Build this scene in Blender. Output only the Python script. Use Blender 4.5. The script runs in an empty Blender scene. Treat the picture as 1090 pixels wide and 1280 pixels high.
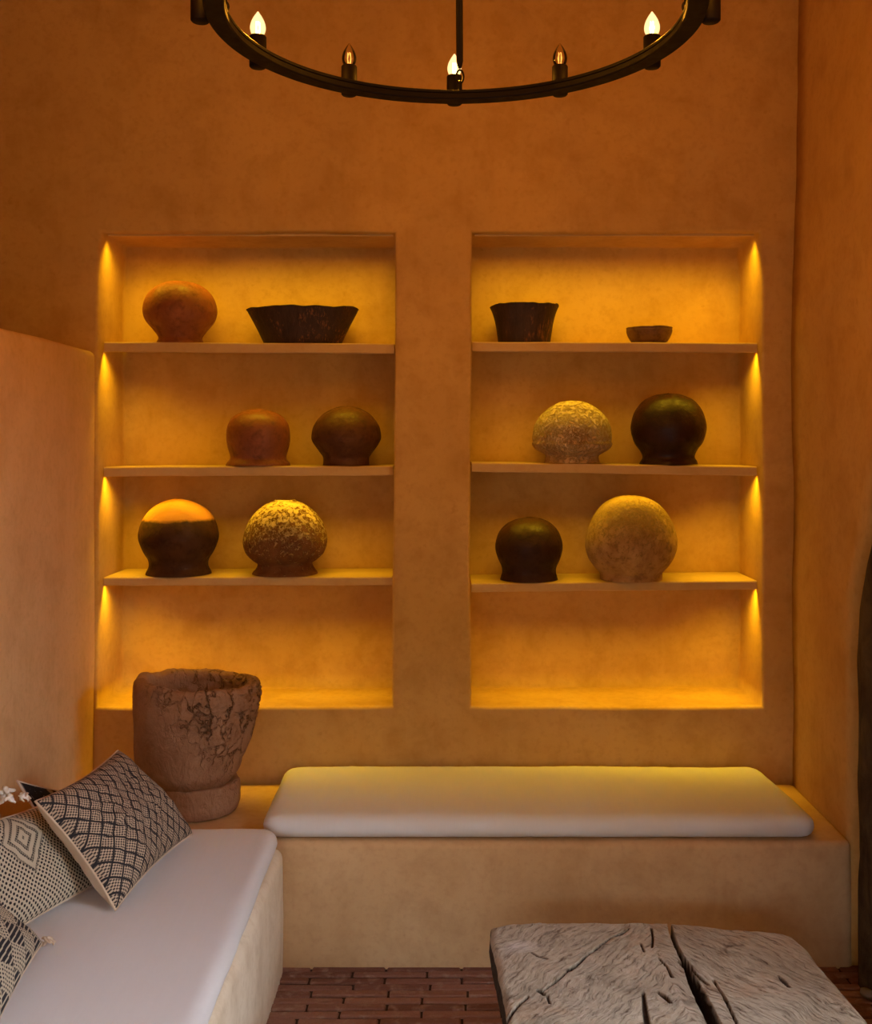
import bpy, bmesh, math, random
from mathutils import Vector, Matrix, noise as mn

random.seed(7)
scene = bpy.context.scene
COL = scene.collection
PI = math.pi

# ------------------------------------------------------------------ measures
FPX, VX, VY, EYE = 1310.0, 562.0, 555.0, 1.65     # focal length in px, vanishing point, eye height
D_BENCH, D_WALL, D_SHELF, D_BACK = 3.31, 3.896, 3.95, 4.23


def P(px, py, Y):
    return Vector(((px - VX) * Y / FPX, Y, EYE - (py - VY) * Y / FPX))


def wx(px):
    return (px - VX) * D_WALL / FPX


def wz(py):
    return EYE - (py - VY) * D_WALL / FPX


def fbm(p, s, o=4):
    return mn.fractal(Vector(p) * s, 1.0, 2.0, o)


# ------------------------------------------------------------------ object helpers
def link(name, data, parent=None):
    o = bpy.data.objects.new(name, data)
    COL.objects.link(o)
    if parent is not None:
        o.parent = parent
    return o


def mesh_obj(name, bm, mats, parent=None, smooth=True):
    me = bpy.data.meshes.new(name)
    bmesh.ops.recalc_face_normals(bm, faces=bm.faces)
    bm.to_mesh(me)
    bm.free()
    if not isinstance(mats, (list, tuple)):
        mats = [mats]
    for m in mats:
        me.materials.append(m)
    if smooth:
        for p in me.polygons:
            p.use_smooth = True
    return link(name, me, parent)


def tag(o, label, cat, group=None, kind=None):
    if label:
        o['label'] = label
    if cat:
        o['category'] = cat
    if group:
        o['group'] = group
    if kind:
        o['kind'] = kind
    return o


def empty(name, loc):
    o = link(name, None)
    o.location = loc
    o.empty_display_size = 0.05
    return o


def struct(o):
    o['kind'] = 'structure'
    return o


def add_box(bm, lo, hi, bev=0.0, seg=2, mat=0):
    r = bmesh.ops.create_cube(bm, size=1.0)
    vs = r['verts']
    for v in vs:
        v.co = Vector([lo[i] + (v.co[i] + 0.5) * (hi[i] - lo[i]) for i in range(3)])
    fs = list({f for v in vs for f in v.link_faces})
    for f in fs:
        f.material_index = mat
    if bev:
        es = list({e for v in vs for e in v.link_edges})
        bmesh.ops.bevel(bm, geom=es, offset=bev, segments=seg, profile=0.5, affect='EDGES')


def add_tube(bm, pts, r, seg=12, caps=True, mat=0, closed=False):
    pts = [Vector(p) for p in pts]
    n = len(pts)
    rs = r if isinstance(r, (list, tuple)) else [r] * n
    rings = []
    ref = None
    for i, p in enumerate(pts):
        if closed:
            t = (pts[(i + 1) % n] - pts[i - 1]).normalized()
        else:
            t = (pts[min(i + 1, n - 1)] - pts[max(i - 1, 0)]).normalized()
        if ref is None:
            ref = Vector((0, 0, 1)) if abs(t.z) < 0.9 else Vector((1, 0, 0))
        a = (ref - t * ref.dot(t)).normalized()
        ref = a
        b = t.cross(a)
        rings.append([bm.verts.new(p + (a * math.cos(k * 2 * PI / seg) + b * math.sin(k * 2 * PI / seg)) * rs[i]) for k in range(seg)])
    for i in range(n if closed else n - 1):
        A, B = rings[i], rings[(i + 1) % n]
        for k in range(seg):
            bm.faces.new((A[k], A[(k + 1) % seg], B[(k + 1) % seg], B[k])).material_index = mat
    if caps and not closed:
        bm.faces.new(list(reversed(rings[0]))).material_index = mat
        bm.faces.new(rings[-1]).material_index = mat
    return rings


def add_lathe(bm, prof, seg=64, mat=0, cap0=True, cap1=True, disp=None, centre=(0, 0, 0), sx=1.0, sy=1.0, off=None):
    """prof: list of (r, z). disp(dir, r, z)->new radius. off(z)->(dx,dy)."""
    c = Vector(centre)
    rings = []
    for (r, z) in prof:
        ox, oy = off(z) if off else (0, 0)
        if r < 1e-6:
            rings.append([bm.verts.new(c + Vector((ox, oy, z)))])
            continue
        ring = []
        for k in range(seg):
            a = 2 * PI * k / seg
            d = Vector((math.cos(a), math.sin(a), 0))
            rr, zz = (r, z)
            if disp:
                rr, zz = disp(d, r, z)
            ring.append(bm.verts.new(c + Vector((ox + d.x * rr * sx, oy + d.y * rr * sy, zz))))
        rings.append(ring)
    for A, B in zip(rings, rings[1:]):
        if len(A) == 1 and len(B) == 1:
            continue
        for k in range(seg):
            k2 = (k + 1) % seg
            if len(A) == 1:
                f = bm.faces.new((A[0], B[k2], B[k]))
            elif len(B) == 1:
                f = bm.faces.new((A[k], A[k2], B[0]))
            else:
                f = bm.faces.new((A[k], A[k2], B[k2], B[k]))
            f.material_index = mat
    if cap0 and len(rings[0]) > 1:
        bm.faces.new(list(reversed(rings[0]))).material_index = mat
    if cap1 and len(rings[-1]) > 1:
        bm.faces.new(rings[-1]).material_index = mat


def spline(pts, n):
    """Catmull-Rom through 2-D points, n samples per span."""
    out = []
    m = len(pts)
    for i in range(m - 1):
        p0, p1, p2, p3 = pts[max(i - 1, 0)], pts[i], pts[i + 1], pts[min(i + 2, m - 1)]
        for k in range(n):
            t = k / n
            out.append(tuple(0.5 * ((2 * p1[j]) + (-p0[j] + p2[j]) * t + (2 * p0[j] - 5 * p1[j] + 4 * p2[j] - p3[j]) * t * t
                                    + (-p0[j] + 3 * p1[j] - 3 * p2[j] + p3[j]) * t ** 3) for j in range(len(p1))))
    out.append(tuple(pts[-1]))
    return out


# ------------------------------------------------------------------ material helpers
def lin(r, g, b):
    f = lambda c: c / 12.92 if c <= 0.04045 else ((c + 0.055) / 1.055) ** 2.4
    return (f(r / 255), f(g / 255), f(b / 255), 1.0)


class Mat:
    def __init__(self, name):
        self.m = bpy.data.materials.new(name)
        self.m.use_nodes = True
        self.nt = self.m.node_tree
        self.bsdf = self.nt.nodes['Principled BSDF']
        self.out = self.nt.nodes['Material Output']

    def new(self, t):
        return self.nt.nodes.new(t)

    def link(self, a, b):
        self.nt.links.new(a, b)

    def set(self, sock, v):
        if isinstance(v, (int, float)):
            sock.default_value = v
        elif isinstance(v, (tuple, list)):
            sock.default_value = v
        else:
            self.link(v, sock)

    def math(self, op, a, b=0.0, c=None, clamp=False):
        n = self.new('ShaderNodeMath')
        n.operation = op
        n.use_clamp = clamp
        self.set(n.inputs[0], a)
        self.set(n.inputs[1], b)
        if c is not None:
            self.set(n.inputs[2], c)
        return n.outputs[0]

    def coords(self, kind='Object', scale=(1, 1, 1), rot=(0, 0, 0)):
        t = self.new('ShaderNodeTexCoord')
        mp = self.new('ShaderNodeMapping')
        mp.inputs['Scale'].default_value = scale
        mp.inputs['Rotation'].default_value = rot
        self.link(t.outputs[kind], mp.inputs['Vector'])
        return mp.outputs[0]

    def noise(self, vec, scale, detail=4, rough=0.55, dist=0.0):
        n = self.new('ShaderNodeTexNoise')
        n.inputs['Scale'].default_value = scale
        n.inputs['Detail'].default_value = detail
        n.inputs['Roughness'].default_value = rough
        n.inputs['Distortion'].default_value = dist
        self.link(vec, n.inputs['Vector'])
        return n.outputs['Fac']

    def voronoi(self, vec, scale, feature='F1', rand=1.0):
        n = self.new('ShaderNodeTexVoronoi')
        n.feature = feature
        n.inputs['Scale'].default_value = scale
        n.inputs['Randomness'].default_value = rand
        self.link(vec, n.inputs['Vector'])
        return n.outputs['Distance']

    def remap(self, v, a, b, c=0.0, d=1.0):
        n = self.new('ShaderNodeMapRange')
        n.clamp = True
        self.set(n.inputs[0], v)
        for i, x in enumerate((a, b, c, d)):
            n.inputs[i + 1].default_value = x
        return n.outputs[0]

    def mix(self, fac, a, b, blend='MIX'):
        n = self.new('ShaderNodeMix')
        n.data_type = 'RGBA'
        n.blend_type = blend
        self.set(n.inputs['Factor'], fac)
        self.set(n.inputs[6], a)
        self.set(n.inputs[7], b)
        return n.outputs[2]

    def base(self, v):
        self.set(self.bsdf.inputs['Base Color'], v)

    def rough(self, v, spec=0.5):
        self.set(self.bsdf.inputs['Roughness'], v)
        self.bsdf.inputs['Specular IOR Level'].default_value = spec

    def bump(self, h, strength=0.3, dist=0.01):
        n = self.new('ShaderNodeBump')
        n.inputs['Strength'].default_value = strength
        n.inputs['Distance'].default_value = dist
        self.link(h, n.inputs['Height'])
        self.link(n.outputs[0], self.bsdf.inputs['Normal'])


def plaster(name, c1, c2, c3, streak=0.0):
    M = Mat(name)
    v = M.coords('Object')
    big = M.noise(v, 1.7, 5, 0.6, 0.4)
    mid = M.noise(v, 7.0, 6, 0.65, 0.3)
    fine = M.noise(v, 45.0, 4, 0.6)
    vs = M.coords('Object', (9, 9, 1.2))
    st = M.noise(vs, 2.5, 5, 0.6, 0.2)
    col = M.mix(M.remap(big, 0.32, 0.68), c1, c2)
    col = M.mix(M.math('MULTIPLY', M.remap(mid, 0.46, 0.74), 0.7), col, c3)
    col = M.mix(M.math('MULTIPLY', M.remap(st, 0.45, 0.75), 0.35 + streak), col, c1)
    spk = M.remap(M.noise(v, 26.0, 2, 0.5), 0.70, 0.76)
    col = M.mix(M.math('MULTIPLY', spk, 0.35), col, c3)
    col = M.mix(M.math('MULTIPLY', M.remap(fine, 0.5, 0.75), 0.38), col, c3)
    M.base(col)
    M.rough(0.82, 0.25)
    h = M.math('ADD', M.math('MULTIPLY', mid, 0.7), M.math('MULTIPLY', fine, 0.25))
    M.bump(h, 0.35, 0.008)
    return M.m


M_WALL = plaster('ochre_plaster', (0.60, 0.370, 0.125, 1), (0.53, 0.308, 0.092, 1), (0.40, 0.215, 0.055, 1))
M_BENCH = plaster('bench_plaster', (0.60, 0.39, 0.205, 1), (0.53, 0.325, 0.155, 1), (0.41, 0.235, 0.105, 1))
M_LEFT = plaster('tan_plaster', (0.72, 0.475, 0.25, 1), (0.65, 0.405, 0.20, 1), (0.52, 0.31, 0.14, 1), 0.2)
M_BENCH_PALE = plaster('limewashed_bench_plaster', (0.78, 0.68, 0.54, 1), (0.68, 0.55, 0.40, 1), (0.54, 0.41, 0.27, 1), 0.3)
M_SHELF = plaster('shelf_plaster', (0.60, 0.41, 0.19, 1), (0.56, 0.37, 0.16, 1), (0.50, 0.31, 0.12, 1))


def m_fabric(name, col, col2):
    M = Mat(name)
    v = M.coords('Object')
    w = M.coords('Object', (260, 260, 260))
    wx_ = M.new('ShaderNodeTexWave'); wx_.bands_direction = 'X'; wx_.inputs['Scale'].default_value = 1.2
    wy_ = M.new('ShaderNodeTexWave'); wy_.bands_direction = 'Y'; wy_.inputs['Scale'].default_value = 1.2
    M.link(w, wx_.inputs['Vector']); M.link(w, wy_.inputs['Vector'])
    weave = M.math('MAXIMUM', wx_.outputs['Fac'], wy_.outputs['Fac'])
    n = M.noise(v, 3.0, 4, 0.6)
    sl = M.noise(M.coords('Object', (60, 4, 4)), 1.5, 4, 0.6)
    M.base(M.mix(M.math('ADD', M.math('MULTIPLY', n, 0.6), M.math('MULTIPLY', sl, 0.4)), col, col2))
    M.rough(0.95, 0.1)
    M.bsdf.inputs['Sheen Weight'].default_value = 0.15
    h = M.math('ADD', M.math('MULTIPLY', weave, 0.25), M.math('ADD', sl, M.math('MULTIPLY', n, 3.0)))
    M.bump(h, 0.12, 0.01)
    return M.m


M_CUSH = m_fabric('white_linen', (0.69, 0.675, 0.685, 1), (0.60, 0.585, 0.60, 1))


def simple(name, col, rough=0.6, metal=0.0, spec=0.5, emit=None, estr=0.0):
    M = Mat(name)
    M.base(col)
    M.rough(rough, spec)
    M.bsdf.inputs['Metallic'].default_value = metal
    if emit:
        M.bsdf.inputs['Emission Color'].default_value = emit
        M.bsdf.inputs['Emission Strength'].default_value = estr
    return M.m


def m_iron():
    M = Mat('dark_bronzed_iron')
    v = M.coords('Object')
    n = M.noise(v, 30, 5, 0.6)
    M.base(M.mix(n, (0.0035, 0.0017, 0.0013, 1), (0.009, 0.0038, 0.0022, 1)))
    M.rough(M.remap(n, 0.3, 0.7, 0.5, 0.7), 0.12)
    M.bump(n, 0.15, 0.003)
    return M.m


M_IRON = m_iron()


def m_bulb_glass():
    M = Mat('bulb_glass')
    M.nt.nodes.remove(M.bsdf)
    tr = M.new('ShaderNodeBsdfTransparent'); tr.inputs[0].default_value = (1, 0.93, 0.82, 1)
    gl = M.new('ShaderNodeBsdfGlossy'); gl.inputs['Roughness'].default_value = 0.05
    fr = M.new('ShaderNodeFresnel'); fr.inputs[0].default_value = 1.5
    mx = M.new('ShaderNodeMixShader')
    M.link(fr.outputs[0], mx.inputs[0]); M.link(tr.outputs[0], mx.inputs[1]); M.link(gl.outputs[0], mx.inputs[2])
    M.link(mx.outputs[0], M.out.inputs['Surface'])
    return M.m


M_GLASS = m_bulb_glass()


def m_lit_glass():
    M = Mat('glowing_bulb_glass')
    M.nt.nodes.remove(M.bsdf)
    tr = M.new('ShaderNodeBsdfTransparent')
    em = M.new('ShaderNodeEmission'); em.inputs[0].default_value = (1.0, 0.66, 0.26, 1); em.inputs[1].default_value = 2.6
    lw = M.new('ShaderNodeLayerWeight'); lw.inputs[0].default_value = 0.35
    mx = M.new('ShaderNodeMixShader')
    M.link(M.remap(lw.outputs['Facing'], 0.0, 0.9, 0.55, 0.25), mx.inputs[0]); M.link(tr.outputs[0], mx.inputs[1]); M.link(em.outputs[0], mx.inputs[2])
    M.link(mx.outputs[0], M.out.inputs['Surface'])
    return M.m


M_GLOW = m_lit_glass()
M_FIL_ON = simple('lit_filament', (0.1, 0.05, 0.02, 1), emit=(1.0, 0.62, 0.22, 1), estr=40)
M_FIL_DIM = simple('dim_filament', (0.3, 0.15, 0.05, 1), emit=(1.0, 0.45, 0.08, 1), estr=1.6)
M_BRASS = simple('brass_cap', (0.6, 0.42, 0.18, 1), 0.35, 1.0)
M_ALU = simple('led_channel', (0.45, 0.36, 0.26, 1), 0.6, 0.0)
M_LED = simple('led_diffuser', (0.9, 0.85, 0.7, 1), 0.5, emit=(1.0, 0.62, 0.12, 1), estr=0.25)


# ------------------------------------------------------------------ camera
cam = bpy.data.cameras.new('camera')
cam_o = link('camera', cam)
cam.sensor_width = 36.0
cam.sensor_fit = 'AUTO'
cam.lens = FPX * 36.0 / 1280.0
cam.shift_x = (545 - VX) / 1280.0
cam.shift_y = (VY - 640) / 1280.0
cam.clip_end = 60
cam_o.location = (0, 0, EYE)
cam_o.rotation_euler = (PI / 2, 0, 0)
scene.camera = cam_o

# ------------------------------------------------------------------ room shell
X_LEFT = wx(120)          # face of the low left wall
X_RIGHT = wx(990)
Z_CEIL = 3.7
X_FAR = -2.7
LOW_TOP = 1.995


def interp(tab, t):
    if t <= tab[0][0]:
        return tab[0][1]
    for (a, va), (b, vb) in zip(tab, tab[1:]):
        if t <= b:
            return va + (vb - va) * (t - a) / (b - a)
    return tab[-1][1]


Z_SILL, Z_TOP = wz(884), wz(290)


def niche_edges(z):
    y = VY - (z - EYE) * FPX / D_WALL
    return (wx(interp([(288, 125.5), (340, 122.5), (886, 121.5)], y)),
            wx(interp([(290, 494.5), (883, 489.5)], y)),
            wx(interp([(293, 589.5), (745, 587.8), (884, 589)], y)),
            wx(interp([(296, 951), (340, 953.5), (882, 953)], y)))


def build_back_wall():
    bm = bmesh.new()
    xs_t = []
    # parametric columns: 0..5 knots at outer-left, four niche edges, outer-right
    counts = [16, 14, 5, 14, 5]
    for k, c in enumerate(counts):
        for i in range(c):
            xs_t.append(k + i / c)
    xs_t.append(5.0)
    zs = []
    zk = [0.0, Z_SILL, Z_TOP, Z_CEIL]
    for k, c in enumerate((10, 30, 16)):
        for i in range(c):
            zs.append(zk[k] + (zk[k + 1] - zk[k]) * i / c)
    zs.append(Z_CEIL)

    def X(t, z):
        e = (X_FAR,) + niche_edges(z) + (X_RIGHT + 0.25,)
        k = min(int(t), 4)
        return e[k] + (e[k + 1] - e[k]) * (t - k)

    cache = {}

    def V(x, y, z):
        key = (round(x, 5), round(y, 5), round(z, 5))
        if key not in cache:
            cache[key] = bm.verts.new((x, y, z))
        return cache[key]

    hole = lambda t, z: (1 <= t < 2 or 3 <= t < 4) and Z_SILL - 1e-6 <= z < Z_TOP - 1e-6
    ny = 7
    for i in range(len(xs_t) - 1):
        for j in range(len(zs) - 1):
            t0, t1, z0, z1 = xs_t[i], xs_t[i + 1], zs[j], zs[j + 1]
            h = hole(t0 + 1e-9, z0 + 1e-9)
            y = D_BACK if h else D_WALL
            bm.faces.new((V(X(t0, z0), y, z0), V(X(t1, z0), y, z0), V(X(t1, z1), y, z1), V(X(t0, z1), y, z1)))
            # returns
            def ret(ta, za, tb, zb):
                for q in range(ny):
                    ya, yb = D_WALL + (D_BACK - D_WALL) * q / ny, D_WALL + (D_BACK - D_WALL) * (q + 1) / ny
                    bm.faces.new((V(X(ta, za), ya, za), V(X(tb, zb), ya, zb), V(X(tb, zb), yb, zb), V(X(ta, za), yb, za)))
            if h:
                if abs(t0 - 1) < 1e-6 or abs(t0 - 3) < 1e-6:
                    ret(t0, z0, t0, z1)
                if abs(t1 - 2) < 1e-6 or abs(t1 - 4) < 1e-6:
                    ret(t1, z0, t1, z1)
                if abs(z0 - Z_SILL) < 1e-6:
                    ret(t0, z0, t1, z0)
                if abs(z1 - Z_TOP) < 1e-6:
                    ret(t0, z1, t1, z1)
    bmesh.ops.recalc_face_normals(bm, faces=bm.faces)
    rim = [e for e in bm.edges if len(e.link_faces) == 2 and abs(e.verts[0].co.y - D_WALL) < 1e-5 and abs(e.verts[1].co.y - D_WALL) < 1e-5
           and e.calc_face_angle(0) > 1.0]
    bmesh.ops.bevel(bm, geom=rim, offset=0.012, segments=3, profile=0.5, affect='EDGES')
    for v in bm.verts:
        p = v.co.copy()
        a = 0.006 if p.y < D_WALL + 0.02 else 0.0035
        v.co.y += a * fbm(p, 1.6)
        v.co.x += 0.004 * fbm(p + Vector((7, 3, 1)), 2.2)
        v.co.z += 0.004 * fbm(p + Vector((1, 9, 4)), 2.2)
    # solid body behind: back sheet closes the wall
    y2 = D_BACK + 0.08
    q = [bm.verts.new(c) for c in ((X_FAR, y2, 0), (X_RIGHT + 0.25, y2, 0), (X_RIGHT + 0.25, y2, Z_CEIL), (X_FAR, y2, Z_CEIL))]
    bm.faces.new(q)
    return struct(mesh_obj('wall_back', bm, M_WALL))


wall_back = build_back_wall()


def slab_wall(name, lo, hi, mat, bev=0.02, div=0.12, amp=0.006):
    """Hand-plastered box: gridded, rounded, slightly uneven."""
    bm = bmesh.new()
    add_box(bm, lo, hi)
    dims = [hi[i] - lo[i] for i in range(3)]
    for ax in range(3):
        n = max(1, int(dims[ax] / div))
        for k in range(1, n):
            co = Vector(lo); co[ax] = lo[ax] + dims[ax] * k / n
            no = Vector((0, 0, 0)); no[ax] = 1
            bmesh.ops.bisect_plane(bm, geom=bm.verts[:] + bm.edges[:] + bm.faces[:], plane_co=co, plane_no=no)
    if bev:
        es = [e for e in bm.edges if e.calc_face_angle(0) > 1.0]
        bmesh.ops.bevel(bm, geom=es, offset=bev, segments=4, profile=0.5, affect='EDGES')
    for v in bm.verts:
        p = v.co.copy()
        v.co += Vector((fbm(p + Vector((5, 0, 0)), 1.8), fbm(p + Vector((0, 5, 0)), 1.8), 0.6 * fbm(p, 1.8))) * amp
    return mesh_obj(name, bm, mat)


struct(slab_wall('wall_left', (X_LEFT - 0.22, 0.3, 0.0), (X_LEFT, D_WALL - 0.002, LOW_TOP), M_LEFT, 0.025))
# full-height wall beyond the low one, wall behind the viewer, ceiling
for nm, boxes, m in (('wall_outer_left', [((X_FAR - 0.15, -1.7, -0.05), (X_FAR + 0.04, D_WALL + 0.05, Z_CEIL))], M_WALL),
                     ('wall_front', [((X_FAR, -1.75, -0.05), (-1.9, -1.6, 2.1)), ((0.4, -1.75, -0.05), (4.2, -1.6, 2.1)), ((X_FAR, -1.75, 2.1), (4.2, -1.6, Z_CEIL))], M_WALL),
                     ('ceiling', [((X_FAR - 0.15, -1.75, Z_CEIL - 0.03), (X_RIGHT + 0.4, D_WALL + 0.3, Z_CEIL + 0.12))], M_WALL)):
    bm = bmesh.new()
    for lo, hi in boxes:
        add_box(bm, lo, hi)
    struct(mesh_obj(nm, bm, m, smooth=False))


# right wall: plaster that ends in a curved edge over a timber post, then an opening to daylight
def right_edge_Y(z):
    return interp([(0, 3.315), (0.5, 3.318), (1.0, 3.33), (1.15, 3.31), (1.3, 3.24), (1.45, 3.165), (1.7, 3.06), (2.1, 2.98), (4, 2.95)], z)


def build_right_wall():
    bm = bmesh.new()
    nz, nyy = 60, 8
    for side in (0, 1):
        pass
    grid = {}
    for s, xoff in ((0, 0.0), (1, 0.25)):
        for j in range(nz + 1):
            z = Z_CEIL * j / nz
            for i in range(nyy + 1):
                y = right_edge_Y(z) + (D_WALL - 0.001 - right_edge_Y(z)) * i / nyy
                x = X_RIGHT + xoff
                p = Vector((x, y, z))
                if s == 0:
                    # flares slightly, rounded arris at the free end
                    x += 0.010 * fbm(p, 1.4) + (0.004 if i == 0 else 0.0)
                    x += 0.03 * max(0.0, (z - 2.3) / 1.4)
                grid[s, j, i] = bm.verts.new((x, y, z))
    for s in (0, 1):
        for j in range(nz):
            for i in range(nyy):
                bm.faces.new((grid[s, j, i], grid[s, j, i + 1], grid[s, j + 1, i + 1], grid[s, j + 1, i]))
    for j in range(nz):
        for i in (0, nyy):
            bm.faces.new((grid[0, j, i], grid[0, j + 1, i], grid[1, j + 1, i], grid[1, j, i]))
    for j in (0, nz):
        for i in range(nyy):
            bm.faces.new((grid[0, j, i], grid[0, j, i + 1], grid[1, j, i + 1], grid[1, j, i]))
    return struct(mesh_obj('wall_right', bm, M_WALL))


build_right_wall()
# lintel above the side opening
bm = bmesh.new()
add_box(bm, (X_RIGHT + 0.06, -1.6, 2.2), (X_RIGHT + 0.3, 2.94, Z_CEIL - 0.002))
add_box(bm, (X_RIGHT + 0.06, -1.6, 0.0), (X_RIGHT + 0.3, -0.2, 2.2))
add_box(bm, (X_RIGHT + 0.06, 1.9, 0.0), (X_RIGHT + 0.3, 2.69, 2.2))
add_box(bm, (X_RIGHT + 0.245, 2.6, -0.02), (X_RIGHT + 0.33, 3.5, 2.3))
struct(mesh_obj('wall_above_opening', bm, M_WALL, smooth=False))


def m_brick():
    M = Mat('worn_red_brick')
    v = M.coords('Object')
    at = M.new('ShaderNodeAttribute'); at.attribute_name = 'tint'
    n = M.noise(v, 22, 5, 0.65, 0.4)
    f = M.noise(v, 120, 3, 0.6)
    col = M.mix(at.outputs['Fac'], (0.15, 0.060, 0.038, 1), (0.30, 0.145, 0.098, 1))
    col = M.mix(M.math('MULTIPLY', M.remap(n, 0.52, 0.72), 0.7), col, (0.37, 0.24, 0.175, 1))
    col = M.mix(M.math('MULTIPLY', M.remap(f, 0.6, 0.8), 0.5), col, (0.08, 0.04, 0.03, 1))
    M.base(col)
    M.rough(0.75, 0.3)
    M.bump(M.math('ADD', n, M.math('MULTIPLY', f, 0.5)), 0.8, 0.010)
    return M.m


M_BRICK = m_brick()
M_JOINT = simple('dark_joint_sand', (0.045, 0.024, 0.017, 1), 0.95, spec=0.1)


def build_floor():
    bm = bmesh.new()
    tint = bm.loops.layers.float_color.new('tint')
    add_box(bm, (-2.85, -1.75, -0.12), (4.2, 4.3, -0.008), mat=1)
    pitch, blen = 0.0385, 0.238
    rows = int((D_BENCH + 0.02 + 0.4) / pitch)
    for r in range(rows):
        y1 = D_BENCH + 0.012 - r * pitch
        y0 = y1 - pitch + 0.0075
        off = (0.12 if r % 2 else 0.0) + random.uniform(-0.012, 0.012)
        x = -0.66 + off
        while x < 2.0:
            L = blen + random.uniform(-0.008, 0.008)
            t = random.random()
            before = len(bm.faces)
            zt = random.uniform(-0.003, 0.001)
            dy = random.uniform(-0.0015, 0.0015)
            nf0 = set(bm.faces)
            lo, hi = (x, y0 + dy, -0.03), (x + L - 0.007, y1 + dy, zt)
            n0 = len(bm.verts)
            add_box(bm, lo, hi, 0.0035, 1)
            bm.verts.ensure_lookup_table()
            for v in bm.verts[n0:]:
                v.co += Vector((0.002 * fbm(v.co, 20), 0.0035 * fbm(v.co + Vector((3, 3, 3)), 18), 0.002 * fbm(v.co, 14)))
            fs = {f for v in bm.verts[n0:] for f in v.link_faces}
            for f in fs:
                for l in f.loops:
                    l[tint] = (t, t, t, 1)
            x += L
    return struct(mesh_obj('floor', bm, [M_BRICK, M_JOINT], smooth=False))


build_floor()

# ------------------------------------------------------------------ built-in benches
Z_BENCH = 0.392
X_LB = -0.5205
b = slab_wall('built_in_bench', (X_LEFT + 0.004, D_BENCH, -0.04), (X_RIGHT + 0.004, D_WALL - 0.008, Z_BENCH), M_BENCH, 0.022, 0.09, 0.006)
tag(b, 'plastered masonry bench built in below the shelf niches', 'bench', 'built-in plaster benches')
b = slab_wall('built_in_bench', (X_LEFT + 0.004, 0.5, -0.04), (X_LB, D_BENCH - 0.003, Z_BENCH - 0.012), M_BENCH_PALE, 0.03, 0.09, 0.006)
tag(b, 'plastered masonry bench along the low left wall, carrying the patterned pillows', 'bench', 'built-in plaster benches')


def cushion(name, quad, z0, T, r=0.03, nu=60, nv=40, amp=0.004, wr=0.003, droop=0.0):
    """Thin mattress: plan quad [front-left, front-right, back-right, back-left] in XY."""
    bm = bmesh.new()
    A, B, C, D = [Vector((q[0], q[1], 0)) for q in quad]
    Lu, Lv = (B - A).length, (D - A).length

    def lines(n, L):
        out = []
        k = 7
        for i in range(k):
            out.append((1 - math.cos(i / k * PI / 2)) * r * 1.25 / L)
        a, b2 = r * 1.25 / L, 1 - r * 1.25 / L
        for i in range(n + 1):
            out.append(a + (b2 - a) * i / n)
        for i in range(k - 1, -1, -1):
            out.append(1 - (1 - math.cos(i / k * PI / 2)) * r * 1.25 / L)
        return out

    us, vs = lines(nu, Lu), lines(nv, Lv)
    rc = 0.06
    top, bot = {}, {}
    for i, u in enumerate(us):
        for j, v in enumerate(vs):
            du, dv = min(u, 1 - u) * Lu, min(v, 1 - v) * Lv
            d = min(du, dv)
            t = min(d / r, 1.0)
            e = max(0.0, 1 - (1 - t) ** 2.3) ** (1 / 2.3)
            uu, vv = u, v
            if du < rc and dv < rc:
                h = math.hypot(rc - du, rc - dv)
                if h > 1e-9:
                    m_ = max(rc - du, rc - dv)
                    su, sv = rc - (rc - du) * m_ / h, rc - (rc - dv) * m_ / h
                    uu = su / Lu if u < 0.5 else 1 - su / Lu
                    vv = sv / Lv if v < 0.5 else 1 - sv / Lv
            p = A.lerp(B, uu).lerp(D.lerp(C, uu), vv)
            w = fbm(p, 2.0) * amp + fbm(Vector((p.x * 26, p.y * 5, 0)), 1.0) * wr * max(0.0, 1 - dv / 0.12) * t
            w += fbm(p + Vector((2, 2, 2)), 7.0) * amp * 0.35
            crown = 0.006 * (1 - (2 * u - 1) ** 2) * (1 - (2 * v - 1) ** 2)
            zt = z0 + T * 0.45 + (T * 0.55 + crown + w) * e
            zb = z0 + T * 0.45 - T * 0.45 * e + 0.001
            k = max(0.0, 1 - d / 0.04)
            pe = p + Vector((fbm(p + Vector((4, 1, 0)), 5.0), fbm(p + Vector((1, 4, 0)), 5.0), 0)) * 0.003 * k
            top[i, j] = bm.verts.new((pe.x, pe.y, zt))
            bot[i, j] = top[i, j] if e < 1e-4 else bm.verts.new((pe.x, pe.y, zb))
    for i in range(len(us) - 1):
        for j in range(len(vs) - 1):
            for g in (top, bot):
                f = [g[i, j], g[i + 1, j], g[i + 1, j + 1], g[i, j + 1]]
                f = list(dict.fromkeys(f))
                if len(f) >= 3:
                    try:
                        bm.faces.new(f)
                    except ValueError:
                        pass
    bmesh.ops.remove_doubles(bm, verts=bm.verts, dist=1e-5)
    return mesh_obj(name, bm, M_CUSH)


c = cushion('bench_cushion', [(-0.598, D_BENCH + 0.004), (1.174, D_BENCH + 0.004), (1.140, 3.872), (-0.607, 3.872)], Z_BENCH + 0.002, 0.074, 0.050)
tag(c, 'long white seat cushion on the bench below the niches', 'cushion', 'white bench cushions')
c = cushion('bench_cushion', [(X_LEFT + 0.03, 0.62), (-0.490, 0.62), (-0.533, D_BENCH - 0.018), (X_LEFT + 0.03, D_BENCH - 0.018)], Z_BENCH - 0.004, 0.062, 0.042, 40, 80)
tag(c, 'white seat cushion on the left bench, under the patterned throw pillows', 'cushion', 'white bench cushions')

# ------------------------------------------------------------------ niche shelves with light strips
LED_COL = (1.0, 0.62, 0.02)
LED_POWER = 1.0


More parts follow.
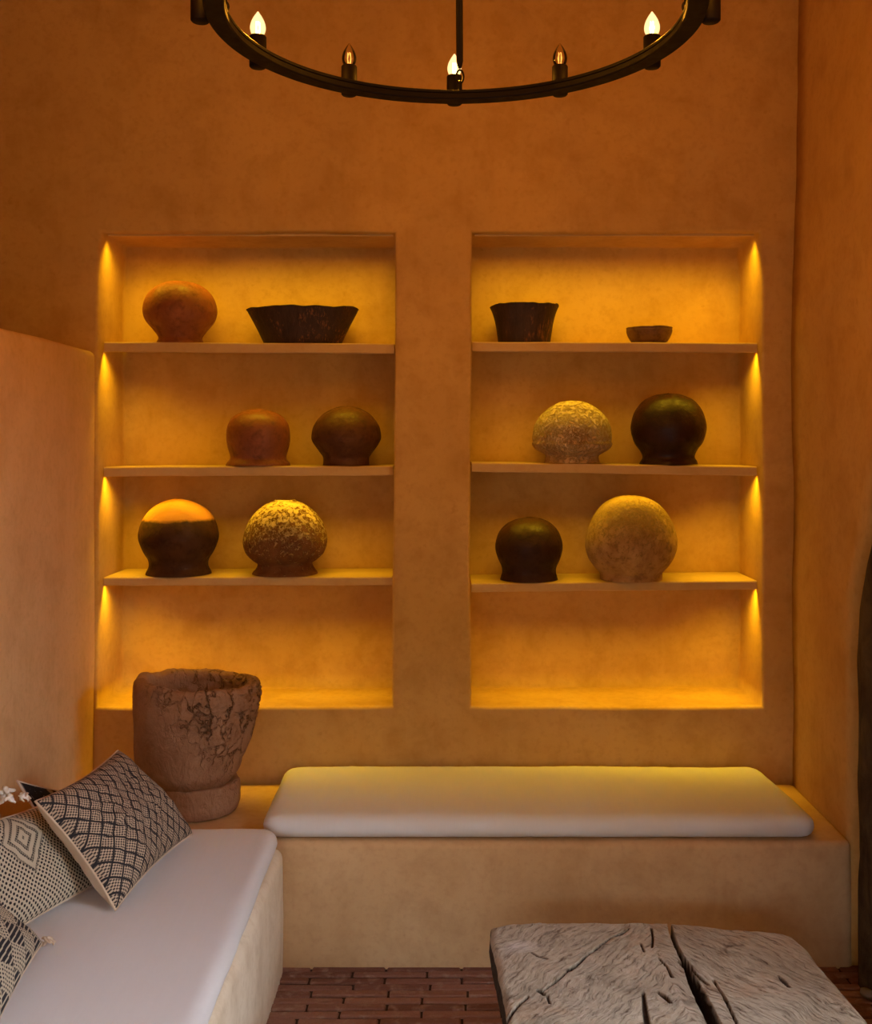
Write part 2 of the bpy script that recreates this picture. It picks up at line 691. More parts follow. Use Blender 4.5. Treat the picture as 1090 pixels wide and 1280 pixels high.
def led_or_fill_light(x0, x1, y, z, power, spread=92, tip=11):
    L = bpy.data.lights.new('led_or_fill_light', 'AREA')
    L.shape = 'RECTANGLE'
    L.size = x1 - x0
    L.size_y = 0.004
    L.energy = power
    L.color = LED_COL
    L.spread = math.radians(spread)
    o = link('led_or_fill_light', L)
    o.location = ((x0 + x1) / 2, y, z)
    tilt = math.radians(tip)
    # light's -Z looks down and tips towards the back of the niche
    o.rotation_euler = (tilt, 0, 0)
    return o


shelf_px = [  # (niche, top-left, top-right, thickness px, where, bay power)
    ('left', 427.3, 429.5, 12.4, 'topmost'), ('left', 583.5, 582.3, 12.0, 'middle'), ('left', 721.8, 721.0, 10.6, 'lowest'),
    ('right', 427.0, 428.6, 12.0, 'topmost'), ('right', 577.8, 583.0, 11.8, 'middle'), ('right', 729.5, 726.0, 11.0, 'lowest')]
shelf_words = {
    ('left', 'topmost'): 'plaster shelf in left niche under the reddish round pot and wide dark bowl',
    ('left', 'middle'): 'plaster shelf in left niche under the two small round pots',
    ('left', 'lowest'): 'plaster shelf in left niche under the orange-capped pot and the flaky golden pot',
    ('right', 'topmost'): 'plaster shelf in right niche under the flared dark bowl and tiny bowl',
    ('right', 'middle'): 'plaster shelf in right niche under the pale ridged pot and tall black pot',
    ('right', 'lowest'): 'plaster shelf in right niche under the small black pot and big tan pot'}
SHELF_Z = {}
for niche, yl, yr, th, where in shelf_px:
    s = FPX / D_SHELF
    zl, zr = EYE - (yl - VY) / s, EYE - (yr - VY) / s
    t = th / s
    zm = (zl + zr) / 2
    e = niche_edges(zm)
    xa, xb = (e[0], e[1]) if niche == 'left' else (e[2], e[3])
    xa += 0.005
    xb -= 0.005
    bm = bmesh.new()
    n = 24
    rows = []
    lip = 0.021
    prof = [(D_BACK - 0.006, 0), (D_SHELF + 0.005, 0), (D_SHELF + 0.0015, -0.0015), (D_SHELF, -0.005), (D_SHELF, -t + 0.003), (D_SHELF + 0.003, -t),
            (D_SHELF + 0.011, -t), (D_SHELF + 0.011, -t + lip), (D_BACK - 0.006, -t + lip)]
    for i in range(n + 1):
        u = i / n
        z = zl + (zr - zl) * u
        x = xa + (xb - xa) * u
        w = 0.0016 * fbm((x, 2, z), 6)
        rows.append([bm.verts.new((x, y + (w if y < D_BACK - 0.1 else 0), z + dz + w)) for y, dz in prof])
    m = len(prof)
    for i in range(n):
        for k in range(m):
            bm.faces.new((rows[i][k], rows[i + 1][k], rows[i + 1][(k + 1) % m], rows[i][(k + 1) % m]))
    bm.faces.new(rows[0]); bm.faces.new(list(reversed(rows[-1])))
    sh = mesh_obj('wall_shelf', bm, M_SHELF, smooth=False)
    tag(sh, shelf_words[niche, where], 'shelf', 'plaster shelves in the niches')
    bm = bmesh.new()
    zb = (zl + zr) / 2 - t
    for i in range(2):
        pass
    a = [(xa + 0.004, zl - t), (xb - 0.004, zr - t)]
    vs = []
    for (x, z) in a:
        vs.append([bm.verts.new((x, y, z + dz)) for y, dz in ((D_SHELF + 0.0115, lip), (D_SHELF + 0.0205, lip), (D_SHELF + 0.0205, lip - 0.002), (D_SHELF + 0.0115, lip - 0.002))])
    for k in range(4):
        bm.faces.new((vs[0][k], vs[1][k], vs[1][(k + 1) % 4], vs[0][(k + 1) % 4]))
    bm.faces.new(vs[0]); bm.faces.new(list(reversed(vs[1])))
    mesh_obj('light_strip', bm, M_LED, sh, smooth=False)
    SHELF_Z[niche, where] = lambda x, xa=xa, xb=xb, zl=zl, zr=zr: zl + (zr - zl) * (x - xa) / (xb - xa)
    pw = {'topmost': 1.15, 'middle': 1.42, 'lowest': 1.8}[where]
    led_or_fill_light(xa + 0.008, xb - 0.008, D_SHELF + 0.016, zb + 0.0115, pw * LED_POWER)
    # extra short lamp on top of the strip, added to brighten the outer jamb
    xe = xa + 0.055 if niche == 'left' else xb - 0.055
    led_or_fill_light(xe - 0.045, xe + 0.045, D_SHELF + 0.016, (zl if niche == 'left' else zr) - t + 0.0115, 0.50 * LED_POWER, 110, 12)

for niche in ('left', 'right'):
    e = niche_edges(Z_TOP)
    xa, xb = (e[0], e[1]) if niche == 'left' else (e[2], e[3])
    xa += 0.012; xb -= 0.012
    bm = bmesh.new()
    zt = Z_TOP + 0.004
    add_box(bm, (xa, D_SHELF - 0.008, zt - 0.010), (xb, D_SHELF + 0.003, zt), 0.001, 1)
    st = mesh_obj('soffit_light_strip', bm, M_SHELF, smooth=False)
    tag(st, 'slim light strip along the top edge of the %s shelf niche' % niche, 'light strip', 'light strips at the niche tops')
    bm = bmesh.new()
    add_box(bm, (xa + 0.002, D_SHELF + 0.0032, zt - 0.007), (xb - 0.002, D_SHELF + 0.014, zt - 0.001))
    mesh_obj('diffuser', bm, M_LED, st, smooth=False)
    led_or_fill_light(xa + 0.005, xb - 0.005, D_SHELF + 0.008, zt - 0.009, 2.1 * LED_POWER, 108, 29)
    xe = xa + 0.055 if niche == 'left' else xb - 0.055
    led_or_fill_light(xe - 0.045, xe + 0.045, D_SHELF + 0.008, zt - 0.009, 0.50 * LED_POWER, 110, 14)  # added fill lamp for a stronger bright wedge on the outer jamb


# ------------------------------------------------------------------ clay
def clay(name, cols, scale=6.0, contrast=(0.35, 0.65), speck=None, rough=0.6, spec=0.4, bump=0.75, cap=None, flake=None, bscale=30):
    M = Mat(name)
    v = M.coords('Object')
    n1 = M.noise(v, scale, 6, 0.65, 0.6)
    n2 = M.noise(v, scale * 3.3, 5, 0.65, 0.3)
    n3 = M.noise(v, bscale * 3, 4, 0.6)
    col = M.mix(M.remap(n1, *contrast), cols[0], cols[1])
    col = M.mix(M.math('MULTIPLY', M.remap(n2, 0.5, 0.72), 0.7), col, cols[2])
    h = M.math('ADD', M.math('MULTIPLY', n2, 0.6), M.math('MULTIPLY', n3, 0.3))
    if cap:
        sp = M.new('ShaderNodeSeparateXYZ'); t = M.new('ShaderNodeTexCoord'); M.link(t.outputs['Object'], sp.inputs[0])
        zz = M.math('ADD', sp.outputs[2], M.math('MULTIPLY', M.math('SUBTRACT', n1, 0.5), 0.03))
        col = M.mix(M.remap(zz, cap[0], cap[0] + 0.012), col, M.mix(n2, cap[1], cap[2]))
    if flake:
        fl = M.noise(v, flake[0], 6, 0.75, 0.5)
        sp = M.new('ShaderNodeSeparateXYZ'); t = M.new('ShaderNodeTexCoord'); M.link(t.outputs['Object'], sp.inputs[0])
        fz = M.math('ADD', fl, M.math('MULTIPLY', M.math('SUBTRACT', sp.outputs[2], flake[3]), flake[4]))
        f = M.remap(fz, flake[1], flake[2])
        col = M.mix(f, col, M.mix(n3, flake[5], flake[6]))
        h = M.math('ADD', h, M.math('MULTIPLY', f, 0.9))
    M.base(col)
    M.rough(M.remap(n2, 0.35, 0.65, rough - 0.14, rough + 0.22), spec)
    M.bump(h, bump, 0.006)
    return M.m


def jar(name, mat, label, cx, shelf, prof_px, Yc, amp=0.03, seed=0, opening=None, ridge=None, cat='pot', group='round clay pots on the shelves', sy=1.0):
    s = FPX / Yc
    X = (cx - VX) / s
    z0 = SHELF_Z[shelf](X)
    pr = spline([(hw / s, h / s) for hw, h in prof_px], 9)
    pr = [(max(0.0, r), z) for r, z in pr]
    if pr[-1][0] < 0.004:
        pr[-1] = (0.0, pr[-1][1])
    top = pr[-1][1]

    def disp(d, r, z):
        q = Vector((d.x * 0.8, d.y * 0.8, z * 4 + seed * 3.1))
        k = 1 + amp * fbm(q + Vector((seed, 0, 0)), 1.2, 3) + amp * 0.25 * fbm(q, 5.0, 3)
        zz = z + (0.004 * fbm(q + Vector((0, 0, 9)), 1.0) if 0.01 < z else 0.0)
        return r * k, zz

    bm = bmesh.new()
    add_lathe(bm, pr, 72, disp=disp, cap1=True, sy=sy)
    o = mesh_obj(name, bm, mat)
    o.location = (X, Yc, z0 + 0.0015)
    tag(o, label, cat, group)
    return o


RED = clay('russet_clay', [(0.20, 0.055, 0.018, 1), (0.30, 0.095, 0.028, 1), (0.10, 0.028, 0.012, 1)], 7, rough=0.55)
RED2 = clay('dark_russet_clay', [(0.15, 0.042, 0.016, 1), (0.24, 0.07, 0.024, 1), (0.07, 0.02, 0.01, 1)], 8, rough=0.5)
OLIVE = clay('smoked_olive_clay', [(0.0672, 0.0227, 0.0096, 1), (0.1120, 0.0437, 0.0168, 1), (0.0336, 0.0109, 0.0056, 1)], 8, spec=0.22, rough=0.5)
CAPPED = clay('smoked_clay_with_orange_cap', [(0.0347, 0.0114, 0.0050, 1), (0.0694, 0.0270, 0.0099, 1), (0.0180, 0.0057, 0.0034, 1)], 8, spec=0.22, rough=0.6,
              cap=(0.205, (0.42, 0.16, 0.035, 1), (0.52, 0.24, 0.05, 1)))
FLAKY = clay('flaking_golden_clay', [(0.20, 0.085, 0.03, 1), (0.12, 0.045, 0.017, 1), (0.08, 0.03, 0.013, 1)], 9, rough=0.8, spec=0.2, bump=0.8,
             flake=(62, 0.50, 0.57, 0.15, 0.75, (0.60, 0.44, 0.22, 1), (0.42, 0.29, 0.13, 1)))
PALE = clay('pale_limewashed_clay', [(0.60, 0.41, 0.21, 1), (0.45, 0.28, 0.13, 1), (0.20, 0.105, 0.045, 1)], 13, rough=0.85, spec=0.2, bump=1.0,
            flake=(75, 0.44, 0.54, 0.13, 0.6, (0.70, 0.56, 0.37, 1), (0.50, 0.35, 0.19, 1)))
BLACK = clay('black_smoked_clay', [(0.0208, 0.0062, 0.0040, 1), (0.0417, 0.0125, 0.0059, 1), (0.0111, 0.0042, 0.0030, 1)], 6, spec=0.22, rough=0.42)
BLACK2 = clay('brown_black_clay', [(0.0264, 0.0083, 0.0045, 1), (0.0451, 0.0156, 0.0070, 1), (0.0139, 0.0047, 0.0030, 1)], 7, spec=0.22, rough=0.5)
TAN = clay('tan_mottled_clay', [(0.46, 0.275, 0.11, 1), (0.28, 0.15, 0.06, 1), (0.13, 0.065, 0.028, 1)], 9, rough=0.75, spec=0.25, bump=0.7, bscale=40,
           flake=(70, 0.52, 0.60, 0.17, 0.9, (0.15, 0.085, 0.035, 1), (0.42, 0.27, 0.11, 1)))

Yj = 4.055
jar('clay_pot', RED, 'reddish-brown round pot on the top left shelf, beside the wide dark bowl', 225.3, ('left', 'topmost'),
    [(29, 0), (28.5, 3), (27, 8), (33, 17), (42, 28), (45.5, 40), (43.5, 54), (36, 66), (24, 74.5), (11, 78), (0, 79)], Yj, 0.025, 1)
jar('clay_pot', RED2, 'small red-brown pot with wide flared foot on the middle left shelf', 322.8, ('left', 'middle'),
    [(40, 0), (39, 3), (35, 8), (35, 13), (38, 23), (39.5, 36), (37.5, 50), (30, 61), (19, 67), (8, 70), (0, 70.5)], Yj, 0.02, 2)
jar('clay_pot', OLIVE, 'small dark olive-brown squat pot on the middle left shelf, beside the centre pillar', 432.8, ('left', 'middle'),
    [(29, 0), (28.5, 4), (29, 10), (35, 19), (42, 30), (43, 38), (40, 50), (31, 62), (19, 69.5), (8, 73), (0, 73.5)], Yj, 0.02, 3)
jar('clay_pot', CAPPED, 'dark round pot with a smooth orange cap on the lowest left shelf', 223.4, ('left', 'lowest'),
    [(40, 0), (39, 3), (36, 10), (37, 18), (43, 28), (48.5, 43), (48, 55), (43, 69), (33, 81), (19, 89), (8, 92), (0, 92.5)], Yj, 0.012, 4)
jar('clay_pot', FLAKY, 'flaky gold and brown squat pot with dark foot on the lowest left shelf', 356.5, ('left', 'lowest'),
    [(40.5, 0), (39, 3), (35, 9), (34, 14), (40, 18), (48, 26), (52, 37), (51.5, 49), (46, 64), (36, 77), (24, 86), (15, 89.5), (12.5, 91.5), (11, 91), (9.5, 87), (0, 85)],
    Yj, 0.014, 5)
jar('clay_pot', PALE, 'pale cream rough pot with a raised ridge on the middle right shelf', 714.8, ('right', 'middle'),
    [(35, 0), (34, 2), (33, 6), (33.5, 10), (39, 13), (45, 16.5), (48.8, 20.5), (50, 24), (49, 26.8), (49.5, 33), (47.5, 46), (41, 58), (29, 69), (17, 75.5), (8, 77), (0, 77.5)],
    Yj, 0.016, 6)
jar('clay_pot', BLACK, 'large black-brown pot on the middle right shelf, right of the pale ridged pot', 835.5, ('right', 'middle'),
    [(36, 0), (35, 3), (32, 9), (35, 17), (42, 27), (46.5, 42), (45.5, 55), (41, 68), (31, 80), (17, 86.5), (8, 88), (0, 88.5)], Yj, 0.016, 7)
jar('clay_pot', BLACK2, 'small black round pot on the lowest right shelf, next to the centre pillar', 661.2, ('right', 'lowest'),
    [(36, 0), (35, 3), (33.5, 9), (34.5, 16), (39, 26), (42, 38), (41, 49), (36, 61), (27, 70), (15, 75.5), (7, 77), (0, 77.5)], Yj, 0.014, 8)
jar('clay_pot', TAN, 'biggest round pot, mottled tan, on the lowest right shelf', 788.7, ('right', 'lowest'),
    [(38.5, 0), (38.5, 3), (39, 8), (46, 16), (53, 27), (57, 42), (55, 58), (48, 76), (36, 92), (22, 100.5), (10, 103.5), (0, 104)], 4.035, 0.012, 9)


# ------------------------------------------------------------------ wooden bowls
def m_darkwood():
    M = Mat('blackened_wood')
    v = M.coords('Object', (14, 14, 3))
    n = M.noise(v, 2.5, 6, 0.7, 0.4)
    f = M.noise(M.coords('Object', (70, 70, 8)), 2.0, 4, 0.7)
    n2 = M.noise(M.coords('Object'), 9, 4, 0.6)
    col = M.mix(M.remap(n, 0.35, 0.7), (0.018, 0.008, 0.006, 1), (0.055, 0.024, 0.015, 1))
    col = M.mix(M.math('MULTIPLY', M.remap(M.math('MULTIPLY', f, n2), 0.31, 0.40), 0.8), col, (0.24, 0.085, 0.03, 1))
    M.base(col)
    M.rough(0.6, 0.35)
    M.bump(M.math('ADD', n, f), 0.45, 0.006)
    return M.m


M_DARKWOOD = m_darkwood()
M_SMALLBOWL = clay('brown_gourd', [(0.16, 0.075, 0.035, 1), (0.11, 0.05, 0.024, 1), (0.05, 0.022, 0.012, 1)], 9, rough=0.6)


def bowl(label, cx, shelf, outer, inner_t, Yc, mat, sy=1.0, rimwave=0.0, seed=0, sq=0.0):
    s = FPX / Yc
    X = (cx - VX) / s
    z0 = SHELF_Z[shelf](X)
    out = spline([(hw / s, h / s) for hw, h in outer], 6)
    top = out[-1][1]
    t = inner_t
    inn = [(max(0.0, r - t), z) for r, z in reversed(out) if z > t * 1.4]
    prof = out + [(out[-1][0] - t * 0.5, top + t * 0.18)] + inn + [(0.0, t * 1.3)]

    def disp(d, r, z):
        q = Vector((d.x, d.y, seed))
        k = 1 + 0.015 * fbm(q, 1.5)
        f = max(0.0, z / top)
        zz = z + rimwave * f ** 3 * (fbm(q + Vector((3, 3, 0)), 1.3) + 0.4 * fbm(q, 3.0))
        if sq:   # squarish plan
            k *= (1 - sq) + sq / max(abs(d.x), abs(d.y)) * 0.93
        return r * k, zz

    bm = bmesh.new()
    add_lathe(bm, prof, 96, disp=disp, cap1=False, sy=sy)
    o = mesh_obj('wooden_bowl', bm, mat)
    o.location = (X, Yc, z0 + 0.002)
    tag(o, label, 'bowl', 'bowls on the top shelves')
    return o


bowl('wide low black wooden bowl on the top left shelf, right of the round pot', 378.5, ('left', 'topmost'),
     [(47, 0), (48, 1.5), (53, 12), (60, 26), (67, 39), (69, 43), (70.5, 44.5)], 0.014, 4.08, M_DARKWOOD, 0.62, 0.008, 2)
bowl('deep flared black wooden bowl at the left end of the top right shelf', 655.3, ('right', 'topmost'),
     [(32, 0), (32.5, 1.5), (34, 12), (36, 25), (39, 37), (42, 45), (43.3, 47.5)], 0.012, 4.08, M_DARKWOOD, 0.95, 0.006, 5)
bowl('tiny brown bowl at the right side of the top right shelf', 811.5, ('right', 'topmost'),
     [(17, 0), (18, 1), (23, 5), (27, 12), (28.6, 17.5), (28.2, 18.5), (28.8, 21)], 0.007, 4.08, M_SMALLBOWL, 1.0, 0.002, 8)


# ------------------------------------------------------------------ big urn on the bench corner
def m_urn():
    M = Mat('cracked_urn_clay')
    v = M.coords('Object')
    n1 = M.noise(v, 5, 6, 0.65, 0.5)
    vs = M.coords('Object', (1.0, 1.0, 0.45))
    n2 = M.noise(vs, 22, 6, 0.7, 1.2)
    n3 = M.noise(v, 90, 4, 0.6)
    wv = M.new('ShaderNodeVectorMath'); wv.operation = 'MULTIPLY_ADD'
    wn = M.new('ShaderNodeTexNoise'); wn.inputs['Scale'].default_value = 14; wn.inputs['Detail'].default_value = 4
    M.link(v, wn.inputs['Vector']); M.link(wn.outputs['Color'], wv.inputs[0]); wv.inputs[1].default_value = (0.10, 0.10, 0.16)
    M.link(M.coords('Object', (1, 1, 0.55)), wv.inputs[2])
    vd = M.voronoi(wv.outputs[0], 21, 'DISTANCE_TO_EDGE')
    sp = M.new('ShaderNodeSeparateXYZ'); M.link(v, sp.inputs[0])
    side = M.math('ADD', M.math('MULTIPLY', sp.outputs[0], 1.3), M.math('MULTIPLY', sp.outputs[2], 1.0))
    gap = M.math('MULTIPLY', M.remap(vd, 0.085, 0.0), M.math('MULTIPLY', M.remap(side, 0.20, 0.42), M.remap(n2, 0.40, 0.56)))
    col = M.mix(M.remap(n1, 0.35, 0.65), (0.26, 0.130, 0.070, 1), (0.37, 0.200, 0.115, 1))
    col = M.mix(M.math('MULTIPLY', gap, 0.75), col, (0.05, 0.022, 0.012, 1))
    col = M.mix(M.math('MULTIPLY', M.remap(n2, 0.55, 0.75), 0.4), col, (0.11, 0.048, 0.025, 1))
    M.base(col)
    M.rough(0.85, 0.2)
    M.bump(M.math('SUBTRACT', M.math('ADD', M.math('MULTIPLY', n2, 0.8), M.math('MULTIPLY', n3, 0.2)), M.math('MULTIPLY', gap, 0.9)), 0.9, 0.016)
    return M.m


M_URN = m_urn()
YU = 3.60
sU = FPX / YU
urn_x = (247 - VX) / sU
urn = empty('clay_urn', (urn_x, YU, Z_BENCH + 0.004))
tag(urn, 'tall cracked brown clay urn with a thick round foot, standing in the bench corner', 'urn')
hz = lambda y: EYE - (y - VY) * YU / FPX - Z_BENCH - 0.004


def urn_body():
    bm = bmesh.new()
    z_neck, z_top = 0.112, 0.452
    pts = [(0.118, 0.085), (0.138, 0.106), (0.168, 0.14), (0.181, 0.18), (0.195, 0.235), (0.204, 0.29), (0.210, 0.35), (0.214, 0.40), (0.212, 0.432), (0.203, 0.448), (0.190, 0.452),
           (0.176, 0.447), (0.166, 0.43), (0.160, 0.38), (0.145, 0.27), (0.10, 0.19), (0.0, 0.18)]
    pr = spline(pts, 12)
    def off(z):
        return (interp([(0.09, -0.016), (0.17, -0.028), (0.28, -0.010), (0.40, 0.004)], z), 0)

    def disp(d, r, z):
        q = Vector((d.x * 0.21, d.y * 0.21, z))
        k = 1 + 0.03 * fbm(q, 6) 
        # the flaky cracked skin of the upper right side
        face = max(0.0, min(1.0, 0.5 + 0.9 * d.x - 0.2 * d.y)) * max(0.0, min(1.0, (z - 0.20) / 0.12))
        cr = mn.fractal(Vector((d.x * 6, d.y * 6, z * 16 + 3.0 * mn.noise(q * 18))), 0.9, 2.1, 4)
        cr = -abs(cr)
        k += face * 0.085 * cr + 0.008 * mn.fractal(q * 45, 1, 2, 3)
        zz = z + (0.010 * fbm(Vector((d.x, d.y, 0.3)), 1.6) + 0.005 * fbm(Vector((d.x, d.y, 2)), 6) - 0.008 * d.x - 0.016 * max(0.0, d.y)) * max(0, min(1, (z - 0.25) / 0.18))
        return r * k, zz

    add_lathe(bm, pr, 180, disp=disp, off=off)
    return bm


mesh_obj('body', urn_body(), M_URN, urn)


def urn_foot():
    bm = bmesh.new()
    pts = [(0.125, 0.0), (0.136, 0.006), (0.144, 0.03), (0.147, 0.075), (0.145, 0.097), (0.138, 0.106), (0.118, 0.106), (0.10, 0.100), (0.0, 0.098)]
    pr = spline(pts, 8)

    def disp(d, r, z):
        q = Vector((d.x * 0.14, d.y * 0.14, z))
        k = 1 + 0.025 * fbm(q, 8) + 0.008 * mn.fractal(q * 50, 1, 2, 3)
        zz = z + 0.008 * fbm(Vector((d.x, d.y, 5)), 2.5) * (1 if z > 0.05 else 0)
        return r * k, zz

    add_lathe(bm, pr, 120, disp=disp)
    return bm


mesh_obj('foot', urn_foot(), M_URN, urn)


# ------------------------------------------------------------------ throw pillows
def uv_expr(M):
    t = M.new('ShaderNodeTexCoord')
    sp = M.new('ShaderNodeSeparateXYZ')
    M.link(t.outputs['UV'], sp.inputs[0])
    return sp.outputs[0], sp.outputs[1]      # in metres


CREAM = (0.56, 0.46, 0.35, 1)
INK = (0.025, 0.024, 0.028, 1)


def wob(M, u, v, amp=0.004, sc=8):
    n = M.new('ShaderNodeTexNoise'); n.inputs['Scale'].default_value = sc
    cb = M.new('ShaderNodeCombineXYZ'); M.link(u, cb.inputs[0]); M.link(v, cb.inputs[1])
    M.link(cb.outputs[0], n.inputs['Vector'])
    sp = M.new('ShaderNodeSeparateColor'); M.link(n.outputs['Color'], sp.inputs[0])
    return (M.math('MULTIPLY_ADD', M.math('SUBTRACT', sp.outputs[0], 0.5), amp * 2, u), M.math('MULTIPLY_ADD', M.math('SUBTRACT', sp.outputs[1], 0.5), amp * 2, v))


def dots(M, u, v, p, thr, stag=True):
    """dark dots of period p: 1 inside a dot"""
    a = M.math('SINE', M.math('MULTIPLY', u, 2 * PI / p))
    b = M.math('SINE', M.math('MULTIPLY', v, 2 * PI / p))
    return M.remap(M.math('MULTIPLY', a, b), thr - 0.12, thr + 0.12)


def tri(M, x):   # distance from nearest integer, 0..0.5
    return M.math('ABSOLUTE', M.math('SUBTRACT', M.math('FRACT', x), 0.5))


def finish_fabric(M, dark, cream=CREAM, ink=INK, extra=None):
    v = M.coords('UV')
    n = M.noise(v, 14, 4, 0.6)
    c = M.mix(n, cream, tuple(x * 0.86 for x in cream[:3]) + (1,))
    M.base(M.mix(dark, c, ink))
    M.rough(0.95, 0.1)
    M.bump(M.math('MULTIPLY', dark, 1.0), 0.25, 0.002)
    return M.m


def m_lattice():
    M = Mat('lattice_weave')
    u, v = uv_expr(M)
    u, v = wob(M, u, v, 0.005, 6)
    p = 0.041
    a = tri(M, M.math('DIVIDE', M.math('ADD', u, M.math('MULTIPLY', v, 0.85)), p))
    b = tri(M, M.math('DIVIDE', M.math('SUBTRACT', u, M.math('MULTIPLY', v, 0.85)), p))
    line = M.remap(M.math('MAXIMUM', a, b), 0.41, 0.445)
    d1 = dots(M, u, v, 0.0088, 0.04)
    d = M.math('MULTIPLY', d1, 0.92)
    return finish_fabric(M, M.math('MAXIMUM', line, d), (0.50, 0.39, 0.29, 1))


def m_dotted():
    M = Mat('dotted_weave')
    u, v = uv_expr(M)
    u, v = wob(M, u, v, 0.004, 5)
    d1 = dots(M, u, v, 0.0155, 0.24)
    cu, cv = M.math('ABSOLUTE', M.math('SUBTRACT', u, 0.30)), M.math('ABSOLUTE', M.math('SUBTRACT', v, 0.21))
    dd = M.math('ADD', M.math('DIVIDE', cu, 0.075), M.math('DIVIDE', cv, 0.085))
    ring = M.remap(tri(M, M.math('MULTIPLY', dd, 2.6)), 0.27, 0.31)
    fine = dots(M, u, v, 0.010, 0.15)
    inner = M.math('MULTIPLY', ring, M.math('ADD', M.math('MULTIPLY', fine, 0.5), 0.5))
    f = M.remap(dd, 1.15, 1.18)
    mixv = M.math('ADD', M.math('MULTIPLY', d1, f), M.math('MULTIPLY', inner, M.math('SUBTRACT', 1.0, f)))
    st = M.remap(M.math('SINE', M.math('MULTIPLY', v, 2 * PI / 0.012)), 0.0, 0.3)
    g = M.remap(v, 0.385, 0.39)
    mixv = M.math('ADD', M.math('MULTIPLY', mixv, M.math('SUBTRACT', 1.0, g)), M.math('MULTIPLY', st, g))
    return finish_fabric(M, mixv, (0.52, 0.45, 0.34, 1))


def m_blocks():
    M = Mat('block_weave')
    u, v = uv_expr(M)
    u, v = wob(M, u, v, 0.003, 6)
    k = PI / 0.085
    c = M.math('MULTIPLY', M.math('SINE', M.math('MULTIPLY', M.math('ADD', u, v), k)), M.math('SINE', M.math('MULTIPLY', M.math('SUBTRACT', u, v), k)))
    blk = M.remap(c, -0.05, 0.05)
    st = M.math('SINE', M.math('MULTIPLY', v, 2 * PI / 0.012))
    dk = M.remap(st, -0.75, -0.35)
    lt = dots(M, u, v, 0.0125, 0.35)
    return finish_fabric(M, M.math('ADD', M.math('MULTIPLY', dk, blk), M.math('MULTIPLY', lt, M.math('SUBTRACT', 1.0, blk))), (0.47, 0.40, 0.30, 1))


def m_blackemb():
    M = Mat('black_embroidery')
    v = M.coords('UV')
    n = M.noise(v, 45, 4, 0.7, 1.5)
    u_, v_ = uv_expr(M)
    band = M.remap(tri(M, M.math('MULTIPLY', u_, 9.0)), 0.40, 0.44)
    dk = M.math('SUBTRACT', 1.0, M.math('MAXIMUM', M.remap(n, 0.60, 0.66), M.math('MULTIPLY', band, 0.75)))
    return finish_fabric(M, dk, (0.42, 0.36, 0.30, 1), (0.018, 0.016, 0.018, 1))


def m_cream():
    M = Mat('cream_cotton')
    v = M.coords('Object')
    n = M.noise(v, 12, 4, 0.6)
    M.base(M.mix(n, (0.62, 0.50, 0.38, 1), (0.52, 0.40, 0.29, 1)))
    M.rough(0.95, 0.1)
    M.bump(M.noise(v, 200, 2, 0.5), 0.15, 0.002)
    return M.m


M_CREAM = m_cream()
M_WHITE = simple('white_cotton_yarn', (0.72, 0.68, 0.62, 1), 0.95, spec=0.1)


def pillow(label, B0, B1, T0, T1, front, back, tf, tb, n=44, seed=0, pinch=0.06, pw=0.48):
    B0, B1, T0, T1 = map(Vector, (B0, B1, T0, T1))
    base = (B0 + B1) / 2
    root = empty('throw_pillow', base)
    W = ((B1 - B0).length + (T1 - T0).length) / 2
    H = ((T0 - B0).length + (T1 - B1).length) / 2
    nrm = (B1 - B0).cross(T0 - B0).normalized()
    if nrm.x < 0:
        nrm.negate()
    for nm, sgn, th, mat in (('front_panel', 1, tf, front), ('back_panel', -1, tb, back)):
        bm = bmesh.new()
        uvl = bm.loops.layers.uv.new('UVMap')
        g = {}
        uvs = {}
        for i in range(n + 1):
            for j in range(n + 1):
                # denser near the seams
                a = -math.cos(PI * i / n)
                b_ = -math.cos(PI * j / n)
                a = 0.65 * a + 0.35 * (2 * i / n - 1)
                b_ = 0.65 * b_ + 0.35 * (2 * j / n - 1)
                ua, ub = a * (1 - pinch * (1 - b_ * b_)), b_ * (1 - pinch * (1 - a * a))
                u, v = (ua + 1) / 2, (ub + 1) / 2
                p = B0.lerp(B1, u).lerp(T0.lerp(T1, u), v)
                k = ((1 - a * a) * (1 - b_ * b_))
                t = th * max(0.0, k) ** pw
                q = Vector((a, b_, seed * 5 + sgn))
                t *= 1 + 0.22 * fbm(q, 1.3)
                # creases running in from the corners and seams
                edge = max(abs(a), abs(b_))
                t += th * 0.10 * fbm(Vector((math.atan2(b_, a) * 3, edge, seed)), 2.2) * edge * (1 - edge) * 4 * k ** 0.3
                p = p + nrm * sgn * t
                vt = bm.verts.new(p - base)
                g[i, j] = vt
                uvs[vt] = (u * W, v * H)
        for i in range(n):
            for j in range(n):
                f = bm.faces.new((g[i, j], g[i + 1, j], g[i + 1, j + 1], g[i, j + 1]))
                for l in f.loops:
                    l[uvl].uv = uvs[l.vert]
        me_o = mesh_obj(nm, bm, mat, root)
    # corded seam
    bm = bmesh.new()
    pts = []
    for (i0, j0, di, dj) in ((0, 0, 1, 0), (n, 0, 0, 1), (n, n, -1, 0), (0, n, 0, -1)):
        for k in range(n):
            i, j = i0 + di * k, j0 + dj * k
            a = 0.65 * -math.cos(PI * i / n) + 0.35 * (2 * i / n - 1)
            b_ = 0.65 * -math.cos(PI * j / n) + 0.35 * (2 * j / n - 1)
            u, v = (a * (1 - pinch * (1 - b_ * b_)) + 1) / 2, (b_ * (1 - pinch * (1 - a * a)) + 1) / 2
            pts.append(B0.lerp(B1, u).lerp(T0.lerp(T1, u), v) - base)
    add_tube(bm, pts, 0.0035, 6, closed=True)
    mesh_obj('seam', bm, M_CREAM, root)
    tag(root, label, 'pillow', 'throw pillows on the left bench')
    return root


